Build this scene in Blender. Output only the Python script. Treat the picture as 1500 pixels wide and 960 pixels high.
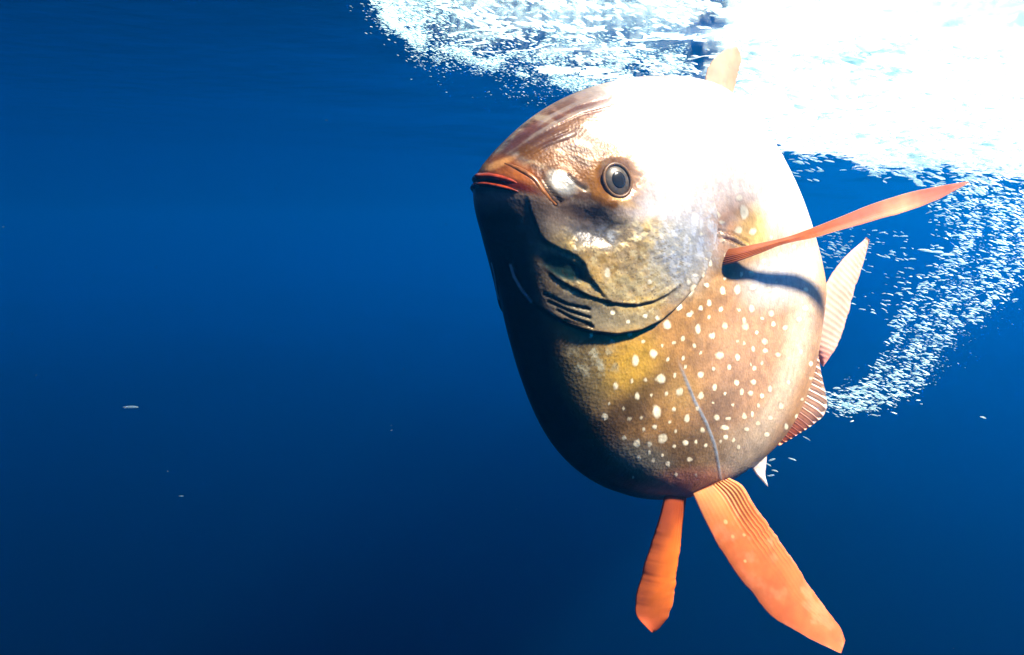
import bpy, bmesh, math, random
import numpy as np
from mathutils import Vector, Matrix

for o in list(bpy.data.objects):
    bpy.data.objects.remove(o)
scene = bpy.context.scene
COL = scene.collection
random.seed(7)
RNG = np.random.default_rng(11)

# ------------------------------------------------------------------ camera
F = 1299.0                       # focal length in photograph pixels (1500 wide)
CAM = np.array([0.0, 0.0, -0.45])    # sea level is z = 0: the camera is held 45 cm under it
PITCH = math.radians(-7.0)
cam_data = bpy.data.cameras.new("camera")
cam_data.sensor_fit = 'HORIZONTAL'
cam_data.sensor_width = 36.0
cam_data.lens = 36.0 * F / 1500.0
cam_data.clip_start = 0.02
cam_data.clip_end = 2000.0
cam = bpy.data.objects.new("camera", cam_data)
cam.location = CAM
cam.rotation_euler = (math.radians(90.0) + PITCH, 0.0, 0.0)
COL.objects.link(cam)
scene.camera = cam

# ------------------------------------------------------------------ sky, sun, exposure
SUN_ELEV = math.radians(48.0)
SUN_AZ = math.radians(104.0)      # clockwise from +Y (the view direction): high on the right
world = bpy.data.worlds.new("World")
scene.world = world
world.use_nodes = True
wn = world.node_tree
wn.nodes.clear()
w_out = wn.nodes.new("ShaderNodeOutputWorld")
w_bg = wn.nodes.new("ShaderNodeBackground")
w_sky = wn.nodes.new("ShaderNodeTexSky")
w_sky.sky_type = 'NISHITA'
w_sky.sun_disc = False
w_sky.sun_elevation = SUN_ELEV
w_sky.sun_rotation = SUN_AZ
w_bg.inputs["Strength"].default_value = 0.05
wn.links.new(w_sky.outputs[0], w_bg.inputs[0])
wn.links.new(w_bg.outputs[0], w_out.inputs[0])

SUN_DIR = Vector((math.sin(SUN_AZ) * math.cos(SUN_ELEV), math.cos(SUN_AZ) * math.cos(SUN_ELEV), math.sin(SUN_ELEV)))
sun_data = bpy.data.lights.new("sun", 'SUN')
sun_data.energy = 5.0
sun_data.angle = math.radians(4.0)
sun_data.color = (1.0, 0.89, 0.72)
sun = bpy.data.objects.new("sun", sun_data)
sun.rotation_euler = SUN_DIR.to_track_quat('Z', 'Y').to_euler()
sun.location = (4.0, 1.0, 6.0)
COL.objects.link(sun)

vs = scene.view_settings
vs.view_transform = 'Standard'
vs.look = 'None'
vs.gamma = 1.0
vs.exposure = 2.75
vs.use_curve_mapping = False
scene.cycles.max_bounces = 8
scene.cycles.diffuse_bounces = 3
scene.cycles.glossy_bounces = 3
scene.cycles.transmission_bounces = 4
scene.cycles.volume_bounces = 1
scene.cycles.transparent_max_bounces = 16
scene.cycles.use_denoising = True
scene.cycles.sample_clamp_indirect = 6.0
scene.cycles.caustics_reflective = False
scene.cycles.caustics_refractive = False

# ------------------------------------------------------------------ helpers
def ray(px, py):
    """direction (y = 1) from the camera through a place in the picture"""
    x = (px - 750.0) / F
    z = -(py - 480.0) / F
    c, s = math.cos(PITCH), math.sin(PITCH)
    y2, z2 = c - s * z, s + c * z
    return np.array([x, y2, z2]) / y2

def at(px, py, dist):
    return CAM + ray(px, py) * dist

def on_level(px, py, z):
    r = ray(px, py)
    return CAM + r * ((z - CAM[2]) / r[2])

def new_mat(name):
    m = bpy.data.materials.new(name)
    m.use_nodes = True
    nt = m.node_tree
    nt.nodes.clear()
    out = nt.nodes.new("ShaderNodeOutputMaterial")
    return m, nt, out

def N(nt, kind, **kw):
    n = nt.nodes.new(kind)
    for k, v in kw.items():
        setattr(n, k, v)
    return n

FISH_SIZE = 0.76                 # the fish is drafted 1.4 m long and built at about 1.1 m
def mesh_object(name, verts, faces, mat, parent=None, smooth=True):
    me = bpy.data.meshes.new(name)
    verts = np.asarray(verts, dtype=np.float32)
    if parent is not None:
        verts = verts * np.float32(FISH_SIZE)
    if isinstance(faces, np.ndarray) and faces.ndim == 2:
        k = faces.shape[1]
        me.vertices.add(len(verts))
        me.vertices.foreach_set("co", verts.ravel())
        me.loops.add(faces.size)
        me.loops.foreach_set("vertex_index", faces.astype(np.int32).ravel())
        me.polygons.add(len(faces))
        me.polygons.foreach_set("loop_start", np.arange(0, faces.size, k, dtype=np.int32))
        me.update(calc_edges=True)
        me.validate()
    else:
        me.from_pydata([tuple(v) for v in verts], [], [tuple(f) for f in faces])
    if smooth:
        me.polygons.foreach_set("use_smooth", np.ones(len(me.polygons), dtype=bool))
    me.materials.append(mat)
    ob = bpy.data.objects.new(name, me)
    COL.objects.link(ob)
    if parent is not None:
        ob.parent = parent
    return ob

def tag(o, label, cat, group=None, kind=None):
    o["label"] = label
    if cat:
        o["category"] = cat
    if group:
        o["group"] = group
    if kind:
        o["kind"] = kind

def grid_faces(nu, nv, wrap_u=False):
    i = np.arange(nu if wrap_u else nu - 1)
    j = np.arange(nv - 1)
    I, J = np.meshgrid(i, j, indexing='ij')
    I2 = (I + 1) % nu
    return np.stack([I * nv + J, I2 * nv + J, I2 * nv + J + 1, I * nv + J + 1], axis=-1).reshape(-1, 4)

# ------------------------------------------------------------------ the sea surface seen from below
def wave_height(x, y):
    h = 0.0
    for (ax, ay, amp, ph) in ((0.9, 0.55, .030, .3), (-0.7, 1.3, .022, 1.9), (2.1, 0.9, .014, 4.2), (1.2, -2.6, .011, 2.2),
                              (4.3, 2.2, .006, .7), (-3.1, 4.9, .005, 3.3), (7.3, -3.9, .0032, 5.1), (6.2, 8.8, .0024, 1.1),
                              (13.0, 5.0, .0013, .2), (-9.0, 14.0, .0012, 2.8), (17.0, -12.0, .0009, 4.4)):
        h = h + amp * np.sin(ax * x + ay * y + ph)
    h = h * (.54 + .46 * np.tanh((x + .1) * 1.8))          # calmer on the open left
    # short steep ripples on the open water on the near side of the foam
    h = h + .0032 * np.sin(36 * y + 9 * x + 2.2 * np.sin(4.1 * x)) * (.5 - .5 * np.tanh((y - 2.08) * 14)) * (.5 + .5 * np.tanh((x - .5) * 4))
    return h

def make_surface():
    n = 560
    s = np.linspace(-1, 1, n)
    g = np.sinh(s * 5.6) / np.sinh(5.6) * 300.0
    X, Y = np.meshgrid(g + 0.8, g + 3.2, indexing='ij')
    fade = np.exp(-((X - .8) ** 2 + (Y - 3.2) ** 2) / 60.0 ** 2)
    Z = wave_height(X, Y) * fade
    V = np.stack([X, Y, Z], -1).reshape(-1, 3)
    m, nt, out = new_mat("sea_surface")
    fr = N(nt, "ShaderNodeFresnel"); fr.inputs["IOR"].default_value = 1.333
    gl = N(nt, "ShaderNodeBsdfGlossy"); gl.inputs["Roughness"].default_value = 0.14
    gl.inputs["Color"].default_value = (.97, .98, 1, 1)
    tr = N(nt, "ShaderNodeBsdfTransparent"); tr.inputs["Color"].default_value = (.97, .99, 1, 1)
    mx = N(nt, "ShaderNodeMixShader")
    tc = N(nt, "ShaderNodeTexCoord")
    nz = N(nt, "ShaderNodeTexNoise"); nz.inputs["Scale"].default_value = 9.0; nz.inputs["Detail"].default_value = 5.0
    bp = N(nt, "ShaderNodeBump"); bp.inputs["Strength"].default_value = 0.12; bp.inputs["Distance"].default_value = 0.02
    L = nt.links.new
    L(tc.outputs["Object"], nz.inputs["Vector"]); L(nz.outputs[0], bp.inputs["Height"])
    L(bp.outputs[0], fr.inputs["Normal"]); L(bp.outputs[0], gl.inputs["Normal"])
    L(fr.outputs[0], mx.inputs[0]); L(tr.outputs[0], mx.inputs[1]); L(gl.outputs[0], mx.inputs[2])
    L(mx.outputs[0], out.inputs["Surface"])
    ob = mesh_object("sea_surface", V, grid_faces(n, n), m)
    ob["kind"] = "structure"
    ob["label"] = "rippled sea surface seen from underneath"
    return ob
make_surface()

# ------------------------------------------------------------------ a dark floor below, added to darken the water downward
def make_dark_floor():
    n = 140
    g = np.linspace(-1, 1, n)
    g = np.sign(g) * np.abs(g) ** 1.8 * 300.0
    X, Y = np.meshgrid(g, g + 5.0, indexing='ij')
    Z = FLOOR_Z + .25 * np.sin(X * .21 + 1) * np.sin(Y * .17) + .15 * np.sin(X * .53 + Y * .4)
    m, nt, out = new_mat("added_dark_floor")
    nz = N(nt, "ShaderNodeTexNoise"); nz.inputs["Scale"].default_value = .5; nz.inputs["Detail"].default_value = 7
    tc = N(nt, "ShaderNodeTexCoord"); rp = N(nt, "ShaderNodeValToRGB")
    rp.color_ramp.elements[0].color = (.0001, .0003, .002, 1); rp.color_ramp.elements[1].color = (.0002, .0006, .003, 1)
    pb = N(nt, "ShaderNodeBsdfDiffuse")
    nt.links.new(tc.outputs["Object"], nz.inputs["Vector"]); nt.links.new(nz.outputs[0], rp.inputs[0]); nt.links.new(rp.outputs[0], pb.inputs["Color"])
    nt.links.new(pb.outputs[0], out.inputs["Surface"])
    ob = mesh_object("added_dark_floor", np.stack([X, Y, Z], -1).reshape(-1, 3), grid_faces(n, n), m)
    ob["kind"] = "structure"
    ob["label"] = "added dark floor that darkens the water below"
FLOOR_Z = -5.5
make_dark_floor()

# ------------------------------------------------------------------ the water itself: one even volume round everything
def make_haze():
    m, nt, out = new_mat("sea_water")
    pv = N(nt, "ShaderNodeVolumePrincipled")
    pv.inputs["Color"].default_value = (0.0006, 0.30, 0.97, 1)
    pv.inputs["Absorption Color"].default_value = (0, 0, 0, 1)
    pv.inputs["Density"].default_value = 0.05
    pv.inputs["Anisotropy"].default_value = 0.83
    nt.links.new(pv.outputs[0], out.inputs["Volume"])
    x, y0, y1, b, t = 320.0, -300.0, 320.0, FLOOR_Z - 1.5, 0.6
    V = [(-x, y0, b), (x, y0, b), (x, y1, b), (-x, y1, b), (-x, y0, t), (x, y0, t), (x, y1, t), (-x, y1, t)]
    Fs = [(0, 3, 2, 1), (4, 5, 6, 7), (0, 1, 5, 4), (1, 2, 6, 5), (2, 3, 7, 6), (3, 0, 4, 7)]
    ob = mesh_object("haze", V, Fs, m, smooth=False)
    ob["kind"] = "stuff"
    ob["label"] = "clear deep blue sea water all around"
    return ob
make_haze()

# ------------------------------------------------------------------ the fish: frame and body shape
YAW = math.radians(42.0)
FX = np.array([-math.cos(YAW), -math.sin(YAW), 0.0])     # towards the snout
FY = np.array([math.sin(YAW), -math.cos(YAW), 0.0])      # out of its left flank
FZ = np.array([0.0, 0.0, 1.0])
O = at(985.0, 430.0, 2.17)
fish = bpy.data.objects.new("moonfish", None)
fish.location = CAM + (O - CAM) * FISH_SIZE
fish.rotation_euler = (0, 0, math.pi + YAW)
COL.objects.link(fish)
tag(fish, "round silvery brown fish with pale spots and long orange fins", "fish")

def to_local(P):
    d = np.asarray(P) - O
    return np.stack([d @ FX, d @ FY, d @ FZ], -1)

def to_world(p):
    p = np.asarray(p)
    return O + p[..., 0:1] * FX + p[..., 1:2] * FY + p[..., 2:3] * FZ

def to_pix(P):
    d = np.asarray(P) - CAM
    c, s = math.cos(PITCH), math.sin(PITCH)
    y = c * d[..., 1] + s * d[..., 2]
    z = -s * d[..., 1] + c * d[..., 2]
    return 750.0 + F * d[..., 0] / y, 480.0 - F * z / y

def on_plane(px, py, y=0.0):
    """local point where a line of sight meets the plane parallel to the fish's midplane at local y"""
    r = ray(px, py)
    t = (y - (CAM - O) @ FY) / (r @ FY)
    return to_local(CAM + t * r)

OUT = [(699, 266), (706, 248), (722, 231), (741, 211), (764, 188), (795, 163), (830, 143), (870, 127), (915, 117), (965, 112), (1010, 114),
       (1050, 124), (1090, 155), (1120, 195), (1147, 240), (1170, 290), (1187, 340), (1200, 390), (1206, 425), (1203, 455),
       (1197, 485), (1192, 520), (1184, 560), (1168, 600), (1145, 640), (1118, 668), (1085, 692), (1050, 712), (1010, 727),
       (960, 731), (910, 722), (865, 702), (828, 668), (800, 622), (780, 570), (762, 510), (748, 450), (733, 390),
       (717, 335), (704, 295)]
ol = np.array([on_plane(*p) for p in OUT])[:, [0, 2]]
ang = np.unwrap(np.arctan2(ol[:, 1], ol[:, 0]))
rad = np.hypot(ol[:, 0], ol[:, 1])
if ang[-1] < ang[0]:
    ang, rad = ang[::-1], rad[::-1]
NT = 1440
TH = np.linspace(0, 2 * math.pi, NT, endpoint=False)
_a = np.concatenate([ang - 2 * math.pi, ang, ang + 2 * math.pi]); _r = np.tile(rad, 3)
RT = np.interp(TH, _a, _r)
_k = np.exp(-0.5 * (np.arange(-40, 41) / 11.0) ** 2); _k /= _k.sum()
RT = np.convolve(np.tile(RT, 3), _k, 'same')[NT:2 * NT]
def radius(th):
    return np.interp(np.mod(th, 2 * math.pi), np.append(TH, 2 * math.pi), np.append(RT, RT[0]))

WMAX = 0.168
def half_width(x, z):
    th = np.arctan2(z, x)
    r = np.clip(np.hypot(x, z) / radius(th), 0, 1)
    rear = 0.5 - 0.5 * np.cos(th)                    # 0 at the snout side, 1 at the tail side
    e = 0.50 + 0.22 * rear ** 1.5
    p = 2.55 - 0.45 * rear
    g = np.clip(1 - r ** p, 0, 1) ** e
    return WMAX * g, r

def on_skin(px, py):
    """local point on the left flank under a place in the picture"""
    y = 0.06
    for _ in range(40):
        q = on_plane(px, py, y)
        w, r = half_width(q[0], q[2])
        y += 0.5 * (w - y)
    return q

def seg_dist(px, py, pts, signed=False):
    """distance in pixels to an open line of points, and the side of it (+ = left of travel)"""
    best = np.full(px.shape, 1e9); side = np.zeros(px.shape); par = np.zeros(px.shape)
    n = len(pts) - 1
    for i in range(n):
        ax, ay = pts[i]; bx, by = pts[i + 1]
        vx, vy = bx - ax, by - ay
        t = np.clip(((px - ax) * vx + (py - ay) * vy) / (vx * vx + vy * vy), 0, 1)
        dx, dy = px - ax - t * vx, py - ay - t * vy
        d = np.hypot(dx, dy)
        m = d < best
        best = np.where(m, d, best)
        side = np.where(m, np.sign(vx * (py - ay) - vy * (px - ax)), side)
        par = np.where(m, (i + t) / n, par)
    return best, side, par

def smooth(a, b, x):
    t = np.clip((x - a) / (b - a), 0, 1)
    return t * t * (3 - 2 * t)

def blob(px, py, cx, cy, rx, ry, rot=0.0, soft=0.5):
    c, s = math.cos(math.radians(rot)), math.sin(math.radians(rot))
    u = ((px - cx) * c + (py - cy) * s) / rx
    v = (-(px - cx) * s + (py - cy) * c) / ry
    return 1 - smooth(1 - soft, 1 + soft, np.hypot(u, v))

def vnoise(x, y, seed=0):
    """cheap smooth value noise"""
    g = np.random.default_rng(seed).random((64, 64))
    xi, yi = np.floor(x).astype(int), np.floor(y).astype(int)
    fx, fy = x - xi, y - yi
    fx, fy = fx * fx * (3 - 2 * fx), fy * fy * (3 - 2 * fy)
    a = g[xi % 64, yi % 64]; b = g[(xi + 1) % 64, yi % 64]; c = g[xi % 64, (yi + 1) % 64]; d = g[(xi + 1) % 64, (yi + 1) % 64]
    return (a * (1 - fx) + b * fx) * (1 - fy) + (c * (1 - fx) + d * fx) * fy

def fbm(x, y, seed=0, n=4):
    v, a = 0, 0.5
    for i in range(n):
        v = v + a * vnoise(x * 2 ** i, y * 2 ** i, seed + i); a *= 0.5
    return v / (1 - 0.5 ** n)

GILL = [(748, 405), (760, 425), (778, 443), (800, 458), (830, 474), (865, 486), (900, 490), (935, 484), (965, 470), (992, 448), (1015, 422), (1033, 395), (1042, 360), (1046, 320), (1040, 280)]
PREOP = [(795, 392), (815, 408), (838, 423), (862, 434), (895, 444), (930, 447), (955, 441), (975, 431), (992, 418)]
CHEEK = [(782, 322), (790, 345), (802, 356), (822, 366), (845, 376), (855, 388), (858, 402), (868, 414)]
SLITS = [[(797, 430), (830, 446), (862, 453)], [(803, 441), (835, 456), (862, 465)], [(815, 453), (838, 466), (862, 474)], [(826, 468), (845, 474), (866, 478)]]
RIDGES = [[(737, 219), (770, 195), (805, 172), (845, 152), (890, 140)], [(742, 224), (775, 203), (812, 182), (850, 164), (892, 153)],
          [(752, 229), (790, 207), (830, 190)], [(765, 231), (800, 212), (840, 196)]]
KEEL = [(990, 520), (1003, 552), (1018, 588), (1034, 618), (1046, 650), (1052, 678), (1056, 704)]
FOLDS = [[(795, 262), (806, 282), (822, 296)], [(832, 258), (843, 270), (856, 278)], [(748, 240), (772, 252), (790, 268), (803, 290), (815, 301)]]

_S4 = [(655, 78, 20), (787, 95, 16), (905, 85, 15), (995, 85, 15), (847, 125, 13), (490, 122, 9), (412, 152, 10), (320, 125, 8), (683, 157, 9), (722, 138, 10), (547, 152, 8), (593, 207, 15), (655, 230, 9), (513, 240, 18), (883, 212, 16), (962, 222, 13), (1082, 192, 10), (723, 225, 9), (800, 298, 16), (624, 317, 17), (686, 300, 8), (557, 320, 9), (496, 325, 9), (424, 344, 16), (706, 372, 17), (860, 352, 14), (957, 332, 12), (1032, 330, 11), (520, 392, 13), (582, 388, 7), (1070, 390, 8), (397, 425, 6), (460, 447, 7), (606, 459, 18), (681, 450, 8), (739, 490, 15), (376, 481, 12), (487, 492, 9), (538, 487, 7), (870, 485, 12), (921, 490, 9), (663, 505, 8), (597, 528, 9), (548, 537, 8), (690, 546, 8), (806, 540, 9), (632, 576, 16), (518, 599, 15), (574, 603, 10), (733, 597, 13), (683, 611, 8), (778, 592, 8), (820, 607, 10), (463, 575, 7), (885, 590, 7), (943, 585, 8), (749, 670, 11), (655, 690, 9), (590, 675, 8), (525, 662, 8), (690, 737, 7), (779, 740, 7), (502, 748, 5), (630, 650, 7), (1025, 470, 9), (650, 380, 8), (573, 640, 9), (760, 25, 8), (835, 45, 9), (1120, 75, 10), (1070, 50, 8), (960, 150, 8), (1030, 185, 9), (1020, 253, 6), (855, 272, 6), (925, 265, 7), (770, 170, 7), (630, 170, 6), (800, 200, 8), (990, 160, 7), (940, 430, 6), (855, 420, 6), (905, 380, 5)]
SPOTS = [(760 + x / 3, 450 + y / 3, r / 3) for x, y, r in _S4]
SPOTS += [(680 + x / 3.6925, 300 + y / 3.6925, r / 3.7) for x, y, r in [(1222, 463, 25), (1313, 435, 11), (1398, 467, 18), (1325, 533, 14), (1167, 550, 18), (772, 367, 18), (995, 417, 16), (795, 580, 13), (873, 630, 12), (962, 600, 14), (1027, 608, 12), (1280, 560, 10), (1390, 568, 12), (1217, 595, 10), (595, 235, 12)]]
SPOTS += [(1085, 312, 7), (1076, 338, 6), (1098, 339, 5), (1048, 315, 6), (1101, 452, 5), (1090, 470, 4), (1130, 460, 5), (1120, 500, 4), (1140, 520, 4), (1105, 540, 4), (1128, 570, 4), (1090, 610, 3.5), (1062, 640, 3.5), (1110, 620, 3), (1150, 480, 4), (1155, 560, 3.5), (1082, 655, 3), (1100, 400, 5), (1125, 425, 5), (1080, 425, 5)]
for _ in range(150):
    x, y = random.uniform(1000, 1190), random.uniform(130, 640)
    if all(math.hypot(x - a, y - b) > 13 for a, b, c in SPOTS):
        SPOTS.append((x, y, random.choice((2.0, 2.4, 2.8, 3.4, 4.2))))

def paint(px, py):
    """pigment (linear colour), share of silvery scales, relief in metres"""
    n1 = fbm(px / 38, py / 38, 3); n2 = fbm(px / 11, py / 11, 9); n3 = fbm(px / 90 + 4, py / 90, 21)
    col = np.empty(px.shape + (3,))
    col[:] = (0.40, 0.205, 0.070)                                     # red brown flank
    sil = np.full(px.shape, 0.12)
    rel = np.zeros(px.shape)
    def put(w, c, s=None):
        nonlocal col, sil
        w = np.clip(w, 0, 1)
        col = col * (1 - w[..., None]) + np.array(c) * w[..., None]
        if s is not None:
            sil = sil * (1 - w) + s * w
    put(smooth(.42, .65, n3) * 0.7, (0.17, 0.095, 0.04))
    put(smooth(.5, .72, n1) * 0.6, (0.50, 0.30, 0.14))
    put(smooth(.55, .7, fbm(px / 16, py / 22, 43)) * .35, (0.14, 0.075, 0.035))
    # rose rear flank and pale silvery stripe along the rear edge
    put(blob(px, py, 1110, 520, 75, 130, 20, .6) * .7, (0.52, 0.30, 0.19))
    d, s, _ = seg_dist(px, py, [(1185, 380), (1178, 450), (1165, 520), (1140, 590), (1105, 650), (1070, 690)])
    put((1 - smooth(4, 30, d)) * .75, (0.66, 0.52, 0.38), .08)
    put(blob(px, py, 1085, 655, 45, 32, -35, .7) * .7, (0.44, 0.32, 0.22), .1)
    # upper back: bright silver rose
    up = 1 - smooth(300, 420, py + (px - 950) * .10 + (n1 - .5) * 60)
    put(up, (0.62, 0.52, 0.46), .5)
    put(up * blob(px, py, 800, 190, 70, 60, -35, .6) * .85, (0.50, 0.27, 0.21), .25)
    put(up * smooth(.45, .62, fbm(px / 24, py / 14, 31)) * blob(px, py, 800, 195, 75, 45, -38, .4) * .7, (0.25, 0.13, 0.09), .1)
    put(blob(px, py, 1135, 410, 45, 34, -20, .7) * .9, (0.74, 0.68, 0.62), .35)  # sun glare on the upper rear flank, painted in as a pale patch
    # throat and belly: blue-black, their shade painted into the pigment
    belly_shade = (1 - smooth(-30, 45, px - np.interp(py, [280, 400, 480, 560, 620, 680, 720], [765, 800, 815, 835, 860, 905, 960]))) * smooth(285, 320, py)
    put(belly_shade, (0.024, 0.020, 0.027), .03)
    # cheek: gold and silver
    w = (1 - smooth(60, 110, np.hypot((px - 905) / 1.25, py - 385))) * smooth(305, 340, py)
    gold = smooth(.40, .60, n1)
    put(w * .9, (0.34, 0.245, 0.12), .35)
    put(w * gold * .85, (0.60, 0.42, 0.14), .5)
    put(w * smooth(.50, .60, fbm(px / 9, py / 9, 141)) * .75, (0.12, 0.08, 0.035), .2)
    put(w * smooth(.56, .66, fbm(px / 7, py / 7, 151)) * .8, (0.86, 0.70, 0.38), .6)
    put(w * smooth(.5, .66, fbm(px / 17, py / 17, 77)) * .5, (0.30, 0.28, 0.25), .45)
    put(blob(px, py, 892, 405, 66, 42, 8, .6) * (.25 + .6 * n2), (0.66, 0.41, 0.12), .3)
    put(blob(px, py, 1000, 365, 40, 60, 12, .6) * .75, (0.42, 0.43, 0.42), .6)
    put(blob(px, py, 866, 334, 48, 30, 14, .5) * .92, (0.075, 0.075, 0.085), .35)  # shade of the jaw on the cheek, painted into the pigment
    put(blob(px, py, 892, 346, 11, 14, 15, .8) * smooth(.3, .6, n2) * .8, (0.5, 0.53, 0.58), .8)
    put(blob(px, py, 790, 330, 40, 34, 15, .7) * .8, (0.075, 0.06, 0.05), .2)  # shade below the jaw, painted in the same way
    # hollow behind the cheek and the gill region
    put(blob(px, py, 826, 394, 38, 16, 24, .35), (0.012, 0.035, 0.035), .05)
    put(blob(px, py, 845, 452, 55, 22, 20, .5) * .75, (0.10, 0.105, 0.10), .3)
    put(blob(px, py, 905, 468, 50, 16, 2, .5) * .8, (0.30, 0.24, 0.14), .3)
    put(blob(px, py, 930, 415, 45, 26, -12, .5) * smooth(.35, .6, n2) * .8, (0.56, 0.44, 0.22), .5)
    # flank below the gill cover: olive gold and yellow
    put(blob(px, py, 862, 545, 42, 62, -16, .5) * .75, (0.23, 0.18, 0.085), .2)
    put(blob(px, py, 925, 535, 38, 46, 25, .7) * .85, (0.58, 0.34, 0.045), .1)
    put(blob(px, py, 870, 528, 34, 24, 15, .6) * smooth(.42, .62, n2) * .9, (0.62, 0.55, 0.36), .3)
    put(blob(px, py, 995, 575, 30, 26, 0, .8) * .6, (0.48, 0.29, 0.10), .1)
    put(blob(px, py, 918, 600, 80, 20, -42, .7) * .8, (0.085, 0.05, 0.022), .05)  # diagonal band of fin shadow painted into the pigment
    put(blob(px, py, 1045, 605, 55, 24, -55, .8) * .6, (0.13, 0.085, 0.06), .1)  # second shadow band further back, painted likewise
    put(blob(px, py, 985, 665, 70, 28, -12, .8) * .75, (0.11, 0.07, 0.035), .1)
    put(blob(px, py, 940, 672, 42, 20, 20, .7) * .6, (0.30, 0.30, 0.24), .3)
    put(blob(px, py, 1000, 712, 66, 22, -10, .5) * .85, (0.46, 0.19, 0.13), .1)
    # mouth parts
    put(blob(px, py, 745, 252, 60, 24, 22, .35) * .95, (0.50, 0.17, 0.045), .15)
    put(blob(px, py, 735, 240, 40, 8, -8, .6) * .7, (0.62, 0.36, 0.12), .3)
    put(blob(px, py, 730, 266, 42, 8, 12, .5), (0.28, 0.035, 0.012), .05)
    put(blob(px, py, 822, 268, 24, 19, 40, .3), (0.66, 0.64, 0.60), .7)
    put(blob(px, py, 832, 236, 55, 14, 22, .6) * .85, (0.44, 0.23, 0.07), .2)
    put(blob(px, py, 872, 262, 14, 28, -20, .6) * .8, (0.42, 0.22, 0.08), .2)
    # brown and gold mottling of the face
    face = blob(px, py, 815, 225, 105, 70, 28, .5)
    mo = fbm((px * .9 + py * .4) / 26, (py * .9 - px * .4) / 9, 131)
    put(face * .8, (0.40, 0.20, 0.09), .12)
    put(face * smooth(.44, .54, mo) * .9, (0.13, 0.05, 0.018), .08)
    put(face * smooth(.60, .66, 1 - mo) * .8, (0.80, 0.62, 0.42), .4)
    put(blob(px, py, 822, 268, 22, 16, 40, .35), (0.70, 0.68, 0.64), .7)
    # pectoral base
    put(blob(px, py, 1080, 335, 40, 40, 0, .6) * (.75 + .5 * (n2 - .5)), (0.50, 0.23, 0.09), .1)
    for q in ([(1050, 341), (1068, 345), (1088, 357)], [(1058, 352), (1070, 356), (1082, 362)]):
        dd, ss, _ = seg_dist(px, py, q)
        put((1 - smooth(1, 2.6, dd)), (0.10, 0.04, 0.02), 0); put((1 - smooth(1, 3, np.abs(dd - 4))) * (ss > 0), (0.72, 0.5, 0.34), .2)
        rel += .003 * (1 - smooth(2, 6, dd)) * ss
    put(blob(px, py, 1098, 340, 24, 34, 0, .6) * .6, (0.60, 0.40, 0.10), .1)
    # eye surround
    put(blob(px, py, 900, 265, 40, 42, 0, .5) * .9, (0.22, 0.11, 0.055), .15)
    put(blob(px, py, 884, 268, 18, 38, 10, .5) * smooth(.35, .6, n2) * .9, (0.10, 0.045, 0.02), .1)
    put(blob(px, py, 902, 294, 34, 7, 20, .5) * .5, (0.50, 0.30, 0.10), .2)
    # dark creases
    for pts, wd in [(GILL, 5), (PREOP, 4.5), (CHEEK, 3)] + [(q, 3.2) for q in SLITS] + [(q, 3.0) for q in FOLDS]:
        d, s, par = seg_dist(px, py, pts)
        lim = (py > 395) if pts is GILL else np.ones(px.shape, bool)
        k = (1 - smooth(wd * .25, wd, d)) * lim
        off = d * s                                                       # travel is left to right: + is below
        if pts is not CHEEK:
            put(k * .85, (0.025, 0.018, 0.014), 0)
        fin_ = 1 - smooth(-3.0, 3.0, off)
        if pts is GILL:
            rel += .012 * np.exp(-d / 40.0) * fin_ - .004 * np.exp(-d / 9.0) * (1 - fin_)
        elif pts is PREOP:
            rel += (.0045 * np.exp(-d / 20.0) * fin_ - .003 * np.exp(-d / 5.0) * (1 - fin_)) * smooth(0, .1, par) * (1 - smooth(.93, 1, par))
        elif pts is CHEEK:
            rel += .006 * np.exp(-d / 24.0) * fin_
        else:
            rel -= .004 * k
    for q in RIDGES:
        d, s, par = seg_dist(px, py, q)
        k = (1 - smooth(1.5, 4.5, d))
        rel += .0045 * k
        put(k * .6, (0.66, 0.52, 0.46), .4)
        put((1 - smooth(1.5, 4, np.abs(d - 5.5))) * (s > 0) * .65, (0.24, 0.10, 0.08), .1)
    d, s, par = seg_dist(px, py, KEEL)
    k = (1 - smooth(.8, 3.2, d)) * smooth(0, .25, par)
    put(k * .85, (0.40, 0.44, 0.50), .5); rel += .0008 * k
    rel += .010 * blob(px, py, 1082, 338, 44, 42, 0, .7) + .010 * blob(px, py, 903, 265, 46, 42, 0, .8) - .013 * blob(px + 9 * (n2 - .5), py + 9 * (n1 - .5), 903, 265, 25, 24, 0, .5)
    rel -= .006 * blob(px, py, 826, 394, 34, 13, 24, .4) + .020 * blob(px, py, 864, 330, 44, 24, 16, .8)
    de = np.hypot((px - 903) / .86, py - 265)
    rel += .0022 * (n2 - .5) * smooth(24, 32, de) * (1 - smooth(44, 60, de))
    rel += .007 * blob(px, py, 770, 275, 45, 18, 28, .8) + .006 * blob(px, py, 822, 268, 24, 18, 40, .5)
    # cheek crinkles
    rel += (n2 - .5) * .0045 * w + (n1 - .5) * .003
    # gill rakes at the rear of the cheek: short slanting marks
    st = np.sin((px * .55 + py * .9) * .62) > .55
    put(st * blob(px, py, 968, 395, 30, 40, 20, .5) * .6, (0.62, 0.52, 0.34), .5)
    st2 = fbm(px / 4.0, py / 11.0, 50) > .56
    put(st2 * blob(px, py, 1005, 350, 42, 62, 10, .5) * .75, (0.70, 0.68, 0.64), .6)
    # dark freckles on the gold
    fk = fbm(px / 2.6, py / 2.6, 61, 2) > .74
    put(fk * np.maximum(w, blob(px, py, 870, 530, 45, 36, 10, .5)) * .7, (0.07, 0.05, 0.03), 0)
    # overall depth of pigment: full silver only on the upper back behind the eye
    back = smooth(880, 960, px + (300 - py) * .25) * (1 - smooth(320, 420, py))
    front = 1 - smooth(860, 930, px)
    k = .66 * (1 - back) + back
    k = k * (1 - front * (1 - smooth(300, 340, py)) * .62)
    col = col * k[..., None]
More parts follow.
